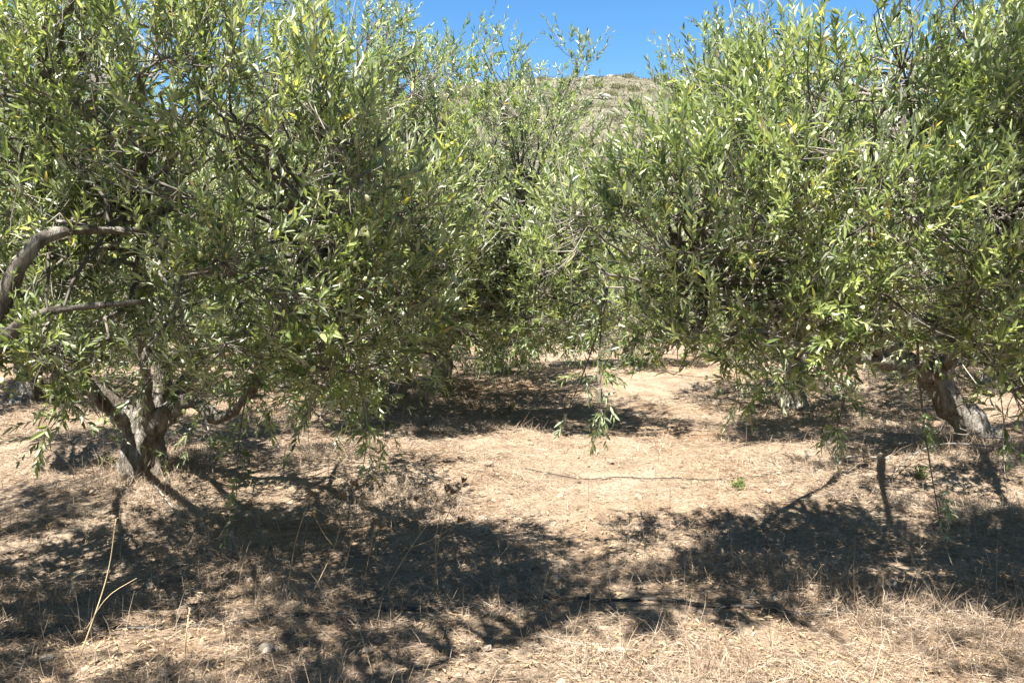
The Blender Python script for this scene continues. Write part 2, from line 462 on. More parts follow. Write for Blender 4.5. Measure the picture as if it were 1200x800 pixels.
# --- fruit: small green olives. The nearest to the viewer are parts of their own.
def uv_ball(nu=8, nv=6, sx=1, sz=1.4):
    vs = [(0, 0, -sz)]
    for i in range(1, nv):
        th = -math.pi / 2 + math.pi * i / nv
        for j in range(nu):
            a = 2 * math.pi * j / nu; vs.append((sx * math.cos(th) * math.cos(a), sx * math.cos(th) * math.sin(a), sz * math.sin(th)))
    vs.append((0, 0, sz)); tri = []; qd = []
    for j in range(nu):
        tri.append((0, 1 + (j + 1) % nu, 1 + j)); L = 1 + (nv - 2) * nu; tri.append((L + j, L + (j + 1) % nu, len(vs) - 1))
        for i in range(nv - 2):
            a = 1 + i * nu
            qd.append((a + j, a + (j + 1) % nu, a + nu + (j + 1) % nu, a + nu + j))
    return np.array(vs, float), np.array(tri), np.array(qd)
BALL = uv_ball()
fruit_mesh = []
for tn in (.2, .55, .75, .9, 1.0):
    gg = Geo(); gg.add(BALL[0] * .0085, [BALL[1], BALL[2]], np.full(len(BALL[0]), tn))
    o = gg.build('olive_fruit', FRUIT, smooth=True); fruit_mesh.append(o.data); bpy.data.objects.remove(o)

def add_fruit(root, pts, out, n, seed):
    rng = np.random.default_rng(seed)
    k = out[:, 1] < .3; pts = pts[k] + out[k] * .07
    base = np.array(root.location)
    i = rng.choice(len(pts), min(n, len(pts)), replace=False)
    p = pts[i] + rng.normal(0, .05, (len(i), 3)); p[:, 2] -= .02
    p = p[np.argsort(np.linalg.norm(p - np.array([0, 0, EYE]), axis=1))]
    for k in range(100):
        m = fruit_mesh[rng.choice(5, p=[.2, .42, .3, .06, .02])]
        o = bpy.data.objects.new('olive_fruit', m); C.objects.link(o); o.parent = root
        o.location = p[k] - base; o.rotation_euler = rng.uniform(-.6, .6, 3); s = rng.uniform(.9, 1.25); o.scale = (s, s, s)
    rest = p[100:]
    V = (BALL[0] * .009)[None] + rest[:, None]
    o = np.arange(len(rest))[:, None, None] * len(BALL[0])
    gg = Geo(); gg.add(V.reshape(-1, 3), [(BALL[1][None] + o).reshape(-1, 3), (BALL[2][None] + o).reshape(-1, 4)],
                       np.repeat(rng.choice([.2, .5, .75, .9, 1.0], len(rest), p=[.2, .4, .32, .05, .03]), len(BALL[0])))
    tag(gg.build('olive_fruit', FRUIT, root, base, True), kind='stuff')

# left near tree
treeA, pa, oa = build_tree('olive_tree', (-2.72, 6.25),
    [(-2.72, 6.25, 0), (-2.74, 6.24, .2), (-2.68, 6.22, .42), (-2.62, 6.2, .62)], (.14, .12),
    [([(-2.7, 6.22, .36), (-2.95, 6.12, .66), (-3.3, 5.95, 1.0), (-3.75, 5.7, 1.5), (-4.1, 5.5, 2.2)], .085, .025),
     ([(-2.63, 6.2, .45), (-2.56, 6.2, .9), (-2.7, 6.25, 1.6), (-2.9, 6.4, 2.8)], .085, .02),
     ([(-2.62, 6.15, .45), (-2.3, 6.0, .66), (-2.02, 5.9, .56), (-1.75, 5.7, .80), (-1.3, 4.9, 1.35), (-.95, 4.2, 1.8)], .07, .014),
     ([(-2.62, 6.1, .5), (-2.5, 5.8, .9), (-2.2, 5.0, 1.35), (-1.75, 4.1, 1.85)], .045, .014),
     ([(-3.05, 6.08, .76), (-2.75, 5.2, 1.4), (-2.35, 4.4, 1.85), (-2.2, 4.15, 2.35), (-2.22, 4.15, 3.1)], .042, .018),
     ([(-2.6, 6.25, .5), (-2.25, 7.0, 1.3), (-1.6, 7.5, 2.4)], .06, .016),
     ([(-2.8, 6.1, .5), (-3.0, 5.2, 1.2), (-2.75, 4.0, 1.8)], .04, .013)],
    [(-2.3, 4.3, 1.7, .8, .6, .65, 1.2), (-1.45, 4.4, 1.8, .85, .6, .7, 1.2), (-3.0, 4.5, 1.8, .8, .6, .75, 1.2), (-.85, 4.7, 1.6, .6, .55, .6, 1.2),
     (-2.0, 4.6, 2.4, .95, .5, .5, 1.1), (-3.0, 4.7, 2.5, .8, .5, .5, 1.1),
     (-3.0, 7.4, 3.0, 2.1, .9, 1.25, .9), (-1.5, 7.4, 2.85, 1.1, .8, 1.1, 1.), (-4.2, 7.2, 2.6, 1.0, .8, 1.0, .9),
     (-2.5, 6.1, 1.15, .5, .35, .3, 1.), (-1.5, 5.9, .95, .7, .4, .33, 1.2), (-2.3, 5.85, 1.8, 1.1, .5, .55, .8), (-2.4, 5.1, 1.35, .85, .35, .35, .7, 1), (-1.2, 5.1, 1.15, .6, .35, .3, .7, 1)],  # sparse inner lobes added to break up limb shadows on the ground
    7000, 101, .058, 16, thr=-.12, pull=.8, pull_below=5.8,
    sprigs=[(at(300, 470, 4.9), at(272, 585, 4.6), 5, .07), (at(340, 480, 5.1), at(425, 540, 5.0), 7, .066), (at(380, 480, 5.1), at(450, 515, 5.1), 6, .066),
(at(60, 440, 4.7), at(45, 515, 4.6), 6, .072), (at(90, 440, 4.8), at(75, 480, 4.7), 5, .07),
            (at(230, 440, 5.6), at(215, 530, 5.7), 6, .062), (at(210, 430, 5.7), at(190, 535, 5.8), 6, .06), (at(400, 470, 5.2), at(395, 500, 5.2), 6, .066)])
tag(treeA, 'olive tree with low forked pale trunk and wide crown on the left of the grove', 'tree', 'olive trees')
add_fruit(treeA, pa, oa, 520, 5)

# right near tree
treeB, pb, ob = build_tree('olive_tree', (3.98, 7.1),
    [(4.02, 7.1, 0), (3.88, 7.1, .26), (3.62, 7.08, .55), (3.5, 7.08, .76)], (.14, .10),
    [([(3.52, 7.08, .7), (3.25, 6.95, .8), (2.95, 6.75, .86), (2.4, 5.7, 1.25), (1.8, 4.3, 1.85)], .068, .014),
     ([(3.0, 6.78, .84), (2.86, 6.45, 1.35), (2.8, 6.3, 2.0), (2.9, 6.3, 3.1)], .055, .018),
     ([(3.55, 7.08, .7), (3.75, 7.0, 1.1), (4.2, 6.8, 1.6), (4.9, 6.6, 2.3)], .075, .018),
     ([(3.52, 7.05, .7), (3.4, 6.2, 1.2), (2.9, 5.0, 1.5), (2.4, 4.0, 1.9)], .042, .013),
     ([(3.5, 7.1, .72), (3.52, 7.2, 1.3), (3.4, 7.3, 2.2), (3.5, 7.3, 3.3)], .075, .018),
     ([(3.5, 7.1, .72), (3.0, 7.6, 1.3), (2.1, 7.8, 2.2)], .06, .016),
     ([(3.3, 6.98, .8), (2.3, 6.0, 1.0), (1.4, 4.8, 1.35), (.85, 4.2, 1.5)], .045, .012)],
    [(2.6, 4.6, 1.85, .8, .6, .72, 1.2), (1.9, 4.7, 1.9, .8, .65, .75, 1.2), (1.2, 4.8, 1.65, .7, .6, .48, 1.2), (.7, 5.0, 1.65, .5, .5, .4, 1.),
     (3.3, 4.7, 2.0, .8, .6, .9, 1.1), (2.3, 4.9, 2.5, .95, .5, .5, 1.1),
     (3.8, 7.5, 2.65, 2.1, 1.0, 1.25, .9), (2.25, 7.4, 2.4, .9, .8, .95, 1.), (1.75, 7.0, 3.05, .28, .4, .5, 1.), (3.35, 6.45, 1.95, .8, .6, .5, 2.2), (4.8, 7.0, 3.1, 1.5, 1.0, 1.0, .9), (2.9, 5.9, 1.6, .9, .5, .5, .8), (2.8, 5.2, 1.5, .9, .4, .3, .7, 1)],  # dense lobe added to shade the trunk, sparse ones to break limb shadows
    8000, 202, .058, 16, thr=-.12, pull=.95, pull_below=5.8,
    sprigs=[(at(760, 400, 4.7), at(705, 480, 4.3), 6, .07), (at(720, 420, 4.8), at(665, 485, 4.5), 4, .07),
            (at(1010, 430, 5.0), at(985, 500, 4.9), 7, .07),
            (at(1100, 450, 5.0), at(1108, 605, 4.6), 5, .072), (at(1200, 450, 5.3), at(1185, 520, 5.3), 8, .07)])
tag(treeB, 'olive tree with dark trunk leaning left and foliage hanging to the ground on the right', 'tree', 'olive trees')
add_fruit(treeB, pb, ob, 620, 6)

# tree at the left edge
treeC, pc, _ = build_tree('olive_tree', (-3.9, 3.6),
    [(-3.9, 3.6, 0), (-3.86, 3.6, .3), (-3.75, 3.58, .65)], (.16, .12),
    [([(-3.75, 3.58, .55), (-2.75, 3.5, 1.05), (-2.2, 3.46, 1.27), (-2.07, 3.45, 1.40), (-1.95, 3.43, 1.60), (-1.85, 3.5, 1.70), (-1.6, 3.7, 1.72)], .062, .016),
     ([(-3.75, 3.58, .55), (-2.75, 3.46, .9), (-2.2, 3.4, 1.15), (-2.0, 3.38, 1.29), (-1.85, 3.4, 1.38), (-1.5, 3.5, 1.42)], .06, .010),
     ([(-3.8, 3.58, .6), (-4.0, 3.6, 1.4), (-4.0, 3.6, 2.6)], .08, .02)],
    [(-4.5, 3.7, 2.6, 1.1, 1.0, 1.0, 1.), (-1.8, 3.6, 1.9, .4, .25, .35, .15)],
    1300, 303, .066, 16)
tag(treeC, 'olive tree at the left edge showing only two thick pale lit limbs', 'tree', 'olive trees')

# second row, behind the left tree
treeD, pd, _ = build_tree('olive_tree', (-1.3, 9.7),
    [(-1.3, 9.7, 0), (-1.34, 9.7, .25), (-1.25, 9.7, .5)], (.14, .11),
    [([(-1.28, 9.7, .4), (-1.1, 9.68, .68), (-.75, 9.6, .83), (-.2, 9.4, 1.3), (.2, 9.3, 2.4)], .085, .018),
     ([(-1.27, 9.7, .4), (-1.5, 9.6, 1.0), (-2.0, 9.4, 1.9)], .075, .018),
     ([(-1.25, 9.7, .4), (-1.15, 9.75, 1.2), (-.9, 9.8, 2.8)], .075, .018)],
    [(-1.1, 9.6, 2.5, 1.7, 1.6, 1.5, 1.), (-.2, 9.2, 2.3, 1.1, 1.1, 1.1, 1.2), (.2, 9.2, 2.4, .55, .6, .6, .7), (.05, 9.0, 1.5, .9, .8, .6, 1.3), (.62, 9.3, 3.7, .38, .35, .36, .6), (.85, 9.2, 2.3, .4, .5, .7, .22), (.7, 9.0, 1.5, .9, .8, .6, 1.0), (-.9, 8.7, 1.35, 1.2, .6, .5, 1.2), (-1.7, 8.8, 1.8, 1.0, .8, .8, 1.0)],
    4000, 404, .072, 14, pull=.7)
tag(treeD, 'olive tree with short trunk and arching limb, its top sprays against the sky', 'tree', 'olive trees')

# two further trees are built once and copied along the rows
def generic(seed, base, h, n):
    x, y = base; rng = np.random.default_rng(seed)
    limbs = []
    for k in range(5):
        a = k * 1.26 + rng.uniform(-.3, .3); c, s = math.cos(a), math.sin(a)
        limbs.append(([(x, y, .5), (x + .35 * c, y + .35 * s, .95), (x + .8 * c, y + .8 * s, 1.5), (x + 1.1 * c, y + 1.1 * s, 2.3 * h)], .075, .018))
    lob = [(x, y, 1.9 * h, 1.7, 1.7, 1.25 * h, 1.)]
    for k in range(5):
        a = k * 1.26 + rng.uniform(0, 1); lob.append((x + 1.15 * math.cos(a), y + 1.15 * math.sin(a), rng.uniform(.75, 2.0) * h, .9, .9, .6 * h, 1.1))
    return build_tree('olive_tree', base, [(x, y, 0), (x + .06, y, .3), (x - .02, y, .62)], (.16, .12), limbs, lob, n, seed, .074, 14, thr=-.6)
treeE, _, _ = generic(505, (-1.0, 11.4), 1.15, 3200)
tag(treeE, 'olive tree just behind the arching limb, with sprouts at its trunk', 'tree', 'olive trees')
treeF, _, _ = generic(606, (-3.1, 11.8), 1.25, 3200)
tag(treeF, 'dark olive tree half hidden behind the crown of the left tree', 'tree', 'olive trees')
spots = [  # x, y, scale, turn, which, label
    (-6.2, 10.8, 1.0, 1.0, 0, 'olive tree seen low at the far left beyond the pale limbs'),
    (3.45, 10.3, .9, 2.2, 1, 'olive tree behind the crown of the right tree'),
    (6.6, 11.6, 1.15, .4, 0, 'olive tree seen past the dark leaning trunk at far right'),
    (-.2, 14.2, .75, 3.1, 1, 'small olive tree closing the far end of the open lane, its left one'),
    (2.0, 14.6, .62, 4.0, 0, 'small olive tree closing the far end of the open lane, its right one'),
    (-3.4, 16.0, 1.1, 5.0, 0, 'olive tree in the third row behind the left trees'),
    (5.2, 16.4, 1.1, 1.7, 1, 'olive tree in the third row behind the right tree'),
    (-7.6, 15.4, 1.1, 2.6, 1, 'olive tree deep in the shade at far left of the third row'),
    (9.0, 15.6, 1.1, .9, 0, 'olive tree at the far right of the third row'),
    (.6, 20.5, .75, 2.0, 1, 'pale olive tree in the middle beneath the hillside'),
    (3.9, 21.5, .8, 5.6, 0, 'pale olive tree beneath the hillside, right of the middle one'),
    (-2.2, 21.0, 1.0, .2, 1, 'pale olive tree beneath the hillside, left of the middle one'),
    (-6.5, 21.5, 1.1, 3.6, 0, 'far olive tree on the left under the hill'),
    (7.4, 21.0, 1.1, 4.4, 1, 'far olive tree on the right under the hill'),
    (12.5, 21.5, 1.1, 1.4, 0, 'far olive tree at the right end under the hill'),
    (-11.5, 20.5, 1.1, 1.9, 1, 'far olive tree at the left end under the hill')]
spots += [(-4.2, -3.6, 1.15, .3, 0, 'added unseen olive tree behind the viewer to block sky light, far left'), (.2, -4.2, 1.15, 2.3, 1, 'added unseen olive tree straight behind the viewer to block sky light'),
          (4.6, -3.4, 1.15, 4.3, 0, 'added unseen olive tree behind the viewer to block sky light, far right'), (-8.4, .6, 1.1, 1.3, 1, 'added unseen olive tree level with the viewer to block sky light, well to the left'),
          (8.2, 1.0, 1.1, 5.3, 0, 'added unseen olive tree level with the viewer to block sky light, well to the right')]  # unseen trees added around the viewer to cut the blue sky fill
for x, y, s, rz, w, lab in spots:
    o = copy_tree((treeE, treeF)[w]); o.location = (x, y, float(ground_z(x, y))); o.rotation_euler.z = rz; o.scale = (s, s, s)
    o['label'] = lab

# trees level with the viewer: their boughs reach overhead, above the view, and shade the foreground
treeP, _, _ = build_tree('olive_tree', (-2.7, .7),
    [(-2.7, .7, 0), (-2.72, .75, .4), (-2.65, .8, .8)], (.15, .12),
    [([(-2.66, .8, .7), (-2.9, 1.2, 1.6), (-3.0, 1.7, 2.4), (-3.1, 2.2, 3.1)], .08, .02),
     ([(-2.66, .8, .7), (-2.2, 1.1, 1.7), (-1.6, 1.6, 2.6), (-.7, 2.2, 3.2)], .08, .02),
     ([(-2.66, .8, .7), (-2.8, .3, 1.6), (-2.9, -.2, 2.6)], .08, .02)],
    [(-3.2, 2.2, 3.2, 1.0, .45, .4, .9), (-1.5, 2.35, 3.3, 1.1, .42, .4, .9), (-.15, 2.5, 3.35, .8, .4, .35, .9), (-3.3, .4, 2.5, 1.3, 1.1, 1.0, .8), (-2.3, 1.3, 3.3, 1.2, .5, .5, .6)],
    2800, 707, .07, 14, thr=-.2)
tag(treeP, 'olive tree beside the viewer whose overhead boughs shade the left foreground straw', 'tree', 'olive trees')
treeQ, _, _ = build_tree('olive_tree', (3.9, .8),
    [(3.9, .8, 0), (3.92, .85, .4), (3.85, .9, .8)], (.15, .12),
    [([(3.85, .9, .7), (3.3, 1.3, 1.7), (2.6, 1.9, 2.6), (1.9, 2.2, 3.2)], .08, .02), ([(3.85, .9, .7), (4.3, .9, 1.7), (4.6, 1.0, 2.8)], .08, .02)],
    [(2.0, 2.5, 3.3, .75, .55, .4, 1.), (3.0, 2.6, 3.2, .85, .7, .55, 1.2), (2.2, 1.9, 3.25, .8, .35, .35, .5), (1.0, 2.0, 3.35, .5, .3, .3, .35), (4.3, 1.2, 2.6, 1.2, 1.1, 1.0, .8)],
    2000, 808, .07, 14, thr=-.2)
tag(treeQ, 'olive tree beside the viewer whose overhead boughs shade the right foreground', 'tree', 'olive trees')

# ------------------------------------------------------------------ dry grass and litter
def blades(geo, rng, B, D, L, W, tone, curve):
    n = len(B); K = 3
    t = np.array([0, .55, 1.])[None, :, None]
    bend = rng.normal(0, curve, (n, 3)); bend[:, 2] -= curve * .6
    P = B[:, None] + D[:, None] * L[:, None, None] * t + bend[:, None] * L[:, None, None] * t ** 2
    S = nrm(np.cross(D, rng.normal(size=(n, 3))))
    w = W[:, None, None] * np.array([1, .8, .12])[None, :, None]
    A = P + S[:, None] * w / 2; Bv = P - S[:, None] * w / 2
    gz = ground_z(P[..., 0], P[..., 1]) + .002
    A[..., 2] = np.maximum(A[..., 2], gz); Bv[..., 2] = np.maximum(Bv[..., 2], gz)
    V = np.stack([A, Bv], 2).reshape(-1, 3)
    o = np.arange(n)[:, None] * 6
    q = np.concatenate([o + [0, 1, 3, 2], o + [2, 3, 5, 4]])
    geo.add(V, [q], np.repeat(tone, 6))

patch = sines(21, 1.5, 9, 2); patch2 = sines(22, .45, 9, 2)
def spread(rng, n, d0, d1, power):
    m = int(n)
    uu = rng.random(m)
    a = 1 - power
    d = (d0 ** a + uu * (d1 ** a - d0 ** a)) ** (1 / a)
    x = rng.uniform(-1, 1, m) * (.78 * d + 1.2)
    return x, d

rng = np.random.default_rng(77)
gg = Geo()
x, y = spread(rng, 330000, 2.4, 26, 1.2)
pv = patch(np.stack([x, y], -1)); pv2 = patch2(np.stack([x, y], -1))
far = np.clip(y / 4.5, 1, 2.4)
az = rng.uniform(0, 6.28, len(x)); el = np.abs(rng.normal(0, .22, len(x)))
D = np.stack([np.cos(az) * np.cos(el), np.sin(az) * np.cos(el), np.sin(el)], -1)
B = np.stack([x, y, ground_z(x, y) + rng.uniform(.002, .022, len(x))], -1)
ln_ = np.exp(-((x - .11 * y) / (.13 * y)) ** 2) * (y > 4.3)
kp = rng.random(len(x)) < np.clip(.72 + .3 * pv + .2 * pv2, .12, 1)
x, y, D, B, far, pv, pv2, ln_ = (q[kp] for q in (x, y, D, B, far, pv, pv2, ln_))
blades(gg, rng, B, D, rng.uniform(.035, .13, len(x)) * far ** .5 * (1 - .5 * ln_), rng.uniform(.0014, .0032, len(x)) * far * (1 - .35 * ln_),
       np.clip(.58 + .10 * pv + .08 * pv2 - .06 * ln_ + rng.normal(0, .2, len(x)), 0, 1), .22)
tag(gg.build('straw_litter', STRAW), 'flattened pale straw and dry stems covering the orchard floor', 'straw', kind='stuff')

gg = Geo()
x, y = spread(rng, 170000, 2.4, 22, 1.45)
pp = np.stack([x, y], -1)
lane = np.exp(-((x - .11 * y) / (.13 * y)) ** 2) * (y > 4.3)
k = rng.random(len(x)) < np.clip(.42 + .34 * patch(pp) + .22 * patch2(pp), .04, 1) * (1 - .75 * lane)
x, y = x[k], y[k]
far = np.clip(y / 4.5, 1, 2.2)
az = rng.uniform(0, 6.28, len(x)); el = np.clip(rng.normal(.85, .4, len(x)), .1, 1.5)
D = np.stack([np.cos(az) * np.cos(el), np.sin(az) * np.cos(el), np.sin(el)], -1)
B = np.stack([x, y, ground_z(x, y) - .004], -1)
hgt = rng.uniform(.03, .10, len(x)) * (1 + .5 * np.clip(patch(np.stack([x, y], -1)), -1, 1.5)) + .12 * (rng.random(len(x)) < .03)
blades(gg, rng, B, D, hgt, rng.uniform(.0016, .0032, len(x)) * far, np.clip(.58 + rng.normal(0, .2, len(x)), 0, 1), .3)
# thicker grass left standing round the trunks
for tx, ty in TRUNKS + [(3.9, 7.0)]:
    m = 1500; a = rng.uniform(0, 6.28, m); r_ = np.abs(rng.normal(.18, .22, m)) + .08
    bx, by = tx + r_ * np.cos(a), ty + r_ * np.sin(a)
    el = np.clip(rng.normal(1.0, .35, m), .1, 1.5); az = rng.uniform(0, 6.28, m)
    D = np.stack([np.cos(az) * np.cos(el), np.sin(az) * np.cos(el), np.sin(el)], -1)
    blades(gg, rng, np.stack([bx, by, ground_z(bx, by) - .004], -1), D, rng.uniform(.06, .2, m), rng.uniform(.002, .004, m), np.clip(rng.normal(.65, .2, m), 0, 1), .3)
# taller thin stems near the viewer
x, y = spread(rng, 1500, 2.5, 7.0, 2.2)
az = rng.uniform(0, 6.28, len(x)); el = np.clip(rng.normal(1.25, .2, len(x)), .5, 1.5)
D = np.stack([np.cos(az) * np.cos(el), np.sin(az) * np.cos(el), np.sin(el)], -1)
blades(gg, rng, np.stack([x, y, ground_z(x, y)], -1), D, rng.uniform(.10, .26, len(x)), rng.uniform(.002, .0034, len(x)), np.clip(rng.normal(.72, .18, len(x)), 0, 1), .18)
tag(gg.build('dry_grass', STRAW), 'short dry yellow grass standing in tufts over the orchard floor', 'grass', kind='stuff')

# fallen leaves
gg = Geo()
x, y = spread(rng, 20000, 2.6, 12, 1.5)
az = rng.uniform(0, 6.28, len(x))
D = nrm(np.stack([np.cos(az), np.sin(az), rng.normal(.1, .2, len(x))], -1))
Nn = nrm(np.stack([rng.normal(0, .4, len(x)), rng.normal(0, .4, len(x)), np.ones(len(x))], -1))
L = rng.uniform(.022, .045, len(x))
add_leaves(gg, np.stack([x, y, ground_z(x, y) + .012], -1), D, Nn, L, L * .24, rng.uniform(0, .75, len(x)), .2)
tag(gg.build('fallen_leaves', STALK), 'small dry brown leaves scattered over the straw', 'leaves', kind='stuff')

# small earth clods
gg = Geo()
x, y = spread(rng, 900, 2.8, 11, 1.3); n = len(x)
sz = rng.uniform(.006, .02, n) * (1 + .8 * (rng.random(n) < .08)); ra = rng.uniform(0, 6.28, n)
V = BALL[0][None] * (1 + rng.normal(0, .16, (n, len(BALL[0]), 1))) * np.array([1.2, .9, .5]) * sz[:, None, None]
V = np.stack([V[..., 0] * np.cos(ra)[:, None] - V[..., 1] * np.sin(ra)[:, None], V[..., 0] * np.sin(ra)[:, None] + V[..., 1] * np.cos(ra)[:, None], V[..., 2]], -1)
V = V + np.stack([x, y, ground_z(x, y) + sz * .3 + .004], -1)[:, None]
o = np.arange(n)[:, None, None] * len(BALL[0])
gg.add(V.reshape(-1, 3), [(BALL[1][None] + o).reshape(-1, 3), (BALL[2][None] + o).reshape(-1, 4)], np.repeat(rng.uniform(.1, .9, n), len(BALL[0])))
CLOD = tone_material('earth_clod', [(0, (.12, .085, .06)), (1, (.33, .27, .21))], 1, .1)
tag(gg.build('earth_clods', CLOD), 'small crumbs of dry earth and grit among the straw', 'soil', kind='stuff')

# ------------------------------------------------------------------ hoses
def hose(name, pts, r, label, lift):
    P = smooth_path([(a, b, 0) for a, b in pts], 90)
    P[:, 2] = ground_z(P[:, 0], P[:, 1]) + lift
    g = Geo(); v, f = tubes(P[None], np.full((1, 90), r), 12); g.add(v, f)
    o = P[45]
    return tag(g.build(name, HOSE, None, o, True), label, 'hose', 'drip irrigation hoses')
hose('irrigation_hose', [(-4.2, 3.75), (-2.6, 3.70), (-1.9, 3.68), (-1.1, 3.74), (-.55, 3.82), (-.1, 3.92), (.4, 3.86), (.95, 3.80), (1.25, 3.74), (1.9, 3.76), (3.8, 3.95)], .013,
     'black polythene irrigation hose lying across the shaded foreground grass', .004)
hose('irrigation_hose', [(.1, 6.42), (.6, 6.36), (1.0, 6.38), (1.5, 6.42), (2.4, 6.5)], .004, 'thin dark drip line crossing the sunlit lane between the two near trees', .012)

# ------------------------------------------------------------------ dry stalks and seed heads
def stalk(name, base, top, r, label, cat, group, head='spike', seed=0, kink=.05, sidestems=0):
    rng = np.random.default_rng(seed)
    b = np.array([base[0], base[1], float(ground_z(*base[:2])) - .01]); top = np.array(top)
    root = empty(name, b)
    mid = (b + top) / 2 + np.array([rng.normal(0, kink), rng.normal(0, kink), .03])
    P = smooth_path([b, mid, top], 16)
    g = Geo(); v, f = tubes(P[None], np.linspace(r, r * .55, 16)[None], 6); g.add(v, f, np.full(len(v), .5 if head == 'cup' else .8))
    heads = [(top, nrm(P[-1] - P[-3]))]
    for k in range(sidestems):
        i = 7 + 2 * k; s = P[min(i, 13)]
        e = s + np.array([rng.normal(0, .09), rng.normal(0, .05), rng.uniform(.08, .16)])
        Q = smooth_path([s, (s + e) / 2 + np.array([0, 0, -.015]), e], 7)
        v, f = tubes(Q[None], np.linspace(r * .7, r * .45, 7)[None], 5); g.add(v, f, np.full(len(v), .5))
        heads.append((e, nrm(Q[-1] - Q[-2])))
    g.build('stem', STALK, root, b, True)
    for (p, d) in heads:
        g = Geo()
        if head == 'cup':      # closed dry umbel: rays that curve up and inwards like a bird's nest
            n = 14; a = np.linspace(0, 6.283, n, endpoint=False) + rng.normal(0, .1, n)
            u = nrm(np.cross(d, [0.3, .2, .9])); w = np.cross(d, u); sz = rng.uniform(.011, .017)
            ro = (np.cos(a)[:, None] * u + np.sin(a)[:, None] * w)
            Q = np.stack([p + 0 * ro, p + ro * sz * .5 + d * sz * .7, p + ro * sz * 1.0 + d * sz * 1.5, p + ro * sz * (1.0 + .35 * rng.normal(size=(n, 1))) + d * sz * rng.uniform(1.8, 2.6, (n, 1))], 1)
            v, f = tubes(Q, np.array([[.0014, .0018, .0022, .0012]]) * np.ones((n, 1)), 4, False); g.add(v, f, np.repeat(rng.uniform(0, 1, n), 16))
            vb = BALL[0] * sz * .25 + p + d * sz * .5; g.add(vb, [BALL[1], BALL[2]], np.full(len(vb), .3))
        else:                  # narrow drooping seed spike
            n = 26; t = rng.random(n)[:, None]
            q = p - d * t * .07; dr = nrm(d + rng.normal(0, .4, (n, 3)))
            blades_L = rng.uniform(.008, .016, n)
            add_leaves(g, q, dr, rng.normal(size=(n, 3)), blades_L, blades_L * .35, rng.uniform(.2, 1, n))
        g.build('seed_head', SEED if head == 'cup' else STALK, root, b)
    return tag(root, label, cat, group)
def stem_plant(pb, pt, d, *a, **k):
    B = at(pb[0], pb[1], d); return stalk(a[0], (B[0], d), at(pt[0], pt[1], d), *a[1:], **k)
st = stem_plant((78, 790), (128, 612), 3.35, 'dry_grass_stalk', .0030, 'tallest pale dry grass stalk, leaning right at the lower left', 'grass stalk', 'tall dry stalks', 'spike', 1)
g = Geo(); b = np.array(st.location); q = b + (at(128, 612, 3.35) - b) * .2 + np.array([0, 0, .012]); Q = smooth_path([q, q + [.09, 0, .13], q + [.2, .02, .2]], 8)
v, f = tubes(Q[None], np.linspace(.0018, .0008, 8)[None], 4); g.add(v, f, np.full(len(v), .8)); g.build('leaf_blade', STALK, st, b)
stem_plant((205, 795), (213, 722), 3.3, 'dry_grass_stalk', .003, 'short pale upright dry grass stalk near the bottom left', 'grass stalk', 'tall dry stalks', 'spike', 2)
CARROT = [((355, 720), (398, 588), 4.0, 1, 'dry wild carrot with two brown seed cups against pale sunlit grass'),
          ((330, 705), (360, 585), 4.1, 0, 'thin dry wild carrot with one small cup, left of the two cupped one'),
          ((395, 700), (411, 572), 4.2, 0, 'dry wild carrot with the biggest brown cup, tilted left'),
          ((420, 700), (436, 618), 4.15, 1, 'short dry wild carrot with low paired cups beside the tall ones'),
          ((440, 722), (527, 582), 4.0, 2, 'dry wild carrot leaning far right with branched dark stem'),
          ((512, 722), (522, 580), 4.05, 1, 'upright dry wild carrot with reddish thin stem'),
          ((505, 730), (541, 568), 4.1, 0, 'dry wild carrot with its cup highest, at the right of the clump')]
for i, (pb_, pt_, d_, ns, lab) in enumerate(CARROT):
    stem_plant(pb_, pt_, d_, 'dry_wild_carrot', .0026, lab, 'dry plant', 'dry wild carrots in the foreground', 'cup', 30 + i, .03, ns)

# ------------------------------------------------------------------ green weeds
def weed(px, py, sx, h, n, label, seed):
    d = 1500 / (py - 330); x0 = (px - 600) / 1000 * d; z0 = float(ground_z(x0, d))
    rng = np.random.default_rng(seed); g = Geo(); st_ = Geo()
    root = empty('green_weed', (x0, d, z0))
    m = n // 8
    sb = np.stack([x0 + rng.normal(0, .012, m), d + rng.normal(0, .012, m), np.full(m, z0)], -1)
    sd = nrm(np.stack([rng.normal(0, .6 * sx / h, m), rng.normal(0, .5 * sx / h, m), np.ones(m)], -1)); ln = rng.uniform(.5, 1, m) * h
    t = np.linspace(0, 1, 4)[None, :, None]
    P = sb[:, None] + sd[:, None] * ln[:, None, None] * t
    v, f = tubes(P, np.full((m, 4), .0015), 3, False); st_.add(v, f, np.full(len(v), .6))
    i = rng.integers(0, m, n); s = rng.uniform(.15, 1, n)
    B = sb[i] + sd[i] * (ln[i] * s)[:, None]
    D = nrm(np.stack([rng.normal(size=n), rng.normal(size=n), rng.uniform(-.1, .9, n)], -1))
    L = rng.uniform(.02, .045, n)
    add_leaves(g, B, D, np.stack([rng.normal(0, .4, n), rng.normal(0, .4, n), np.ones(n)], -1), L, L * .35, rng.random(n))
    o = np.array([x0, d, z0])
    g.build('leaves', WEED, root, o); st_.build('stem', STALK, root, o)
    tag(root, label, 'weed', 'green weeds')
weed(868, 588, .12, .10, 190, 'small green weed alone on the sunlit straw right of the lane', 1)
weed(122, 565, .20, .12, 260, 'greenish weed at the left foot of the pale forked trunk', 2)
weed(520, 482, .20, .30, 420, 'green sprouts round the trunk behind the arching limb', 3)
weed(600, 487, .14, .12, 90, 'tiny green tuft in the middle of the far lane', 4)
weed(1085, 574, .16, .10, 90, 'sparse green tuft beside the fallen sticks at the right', 5)
weed(245, 545, .18, .13, 130, 'sparse weed right of the pale forked trunk', 6)

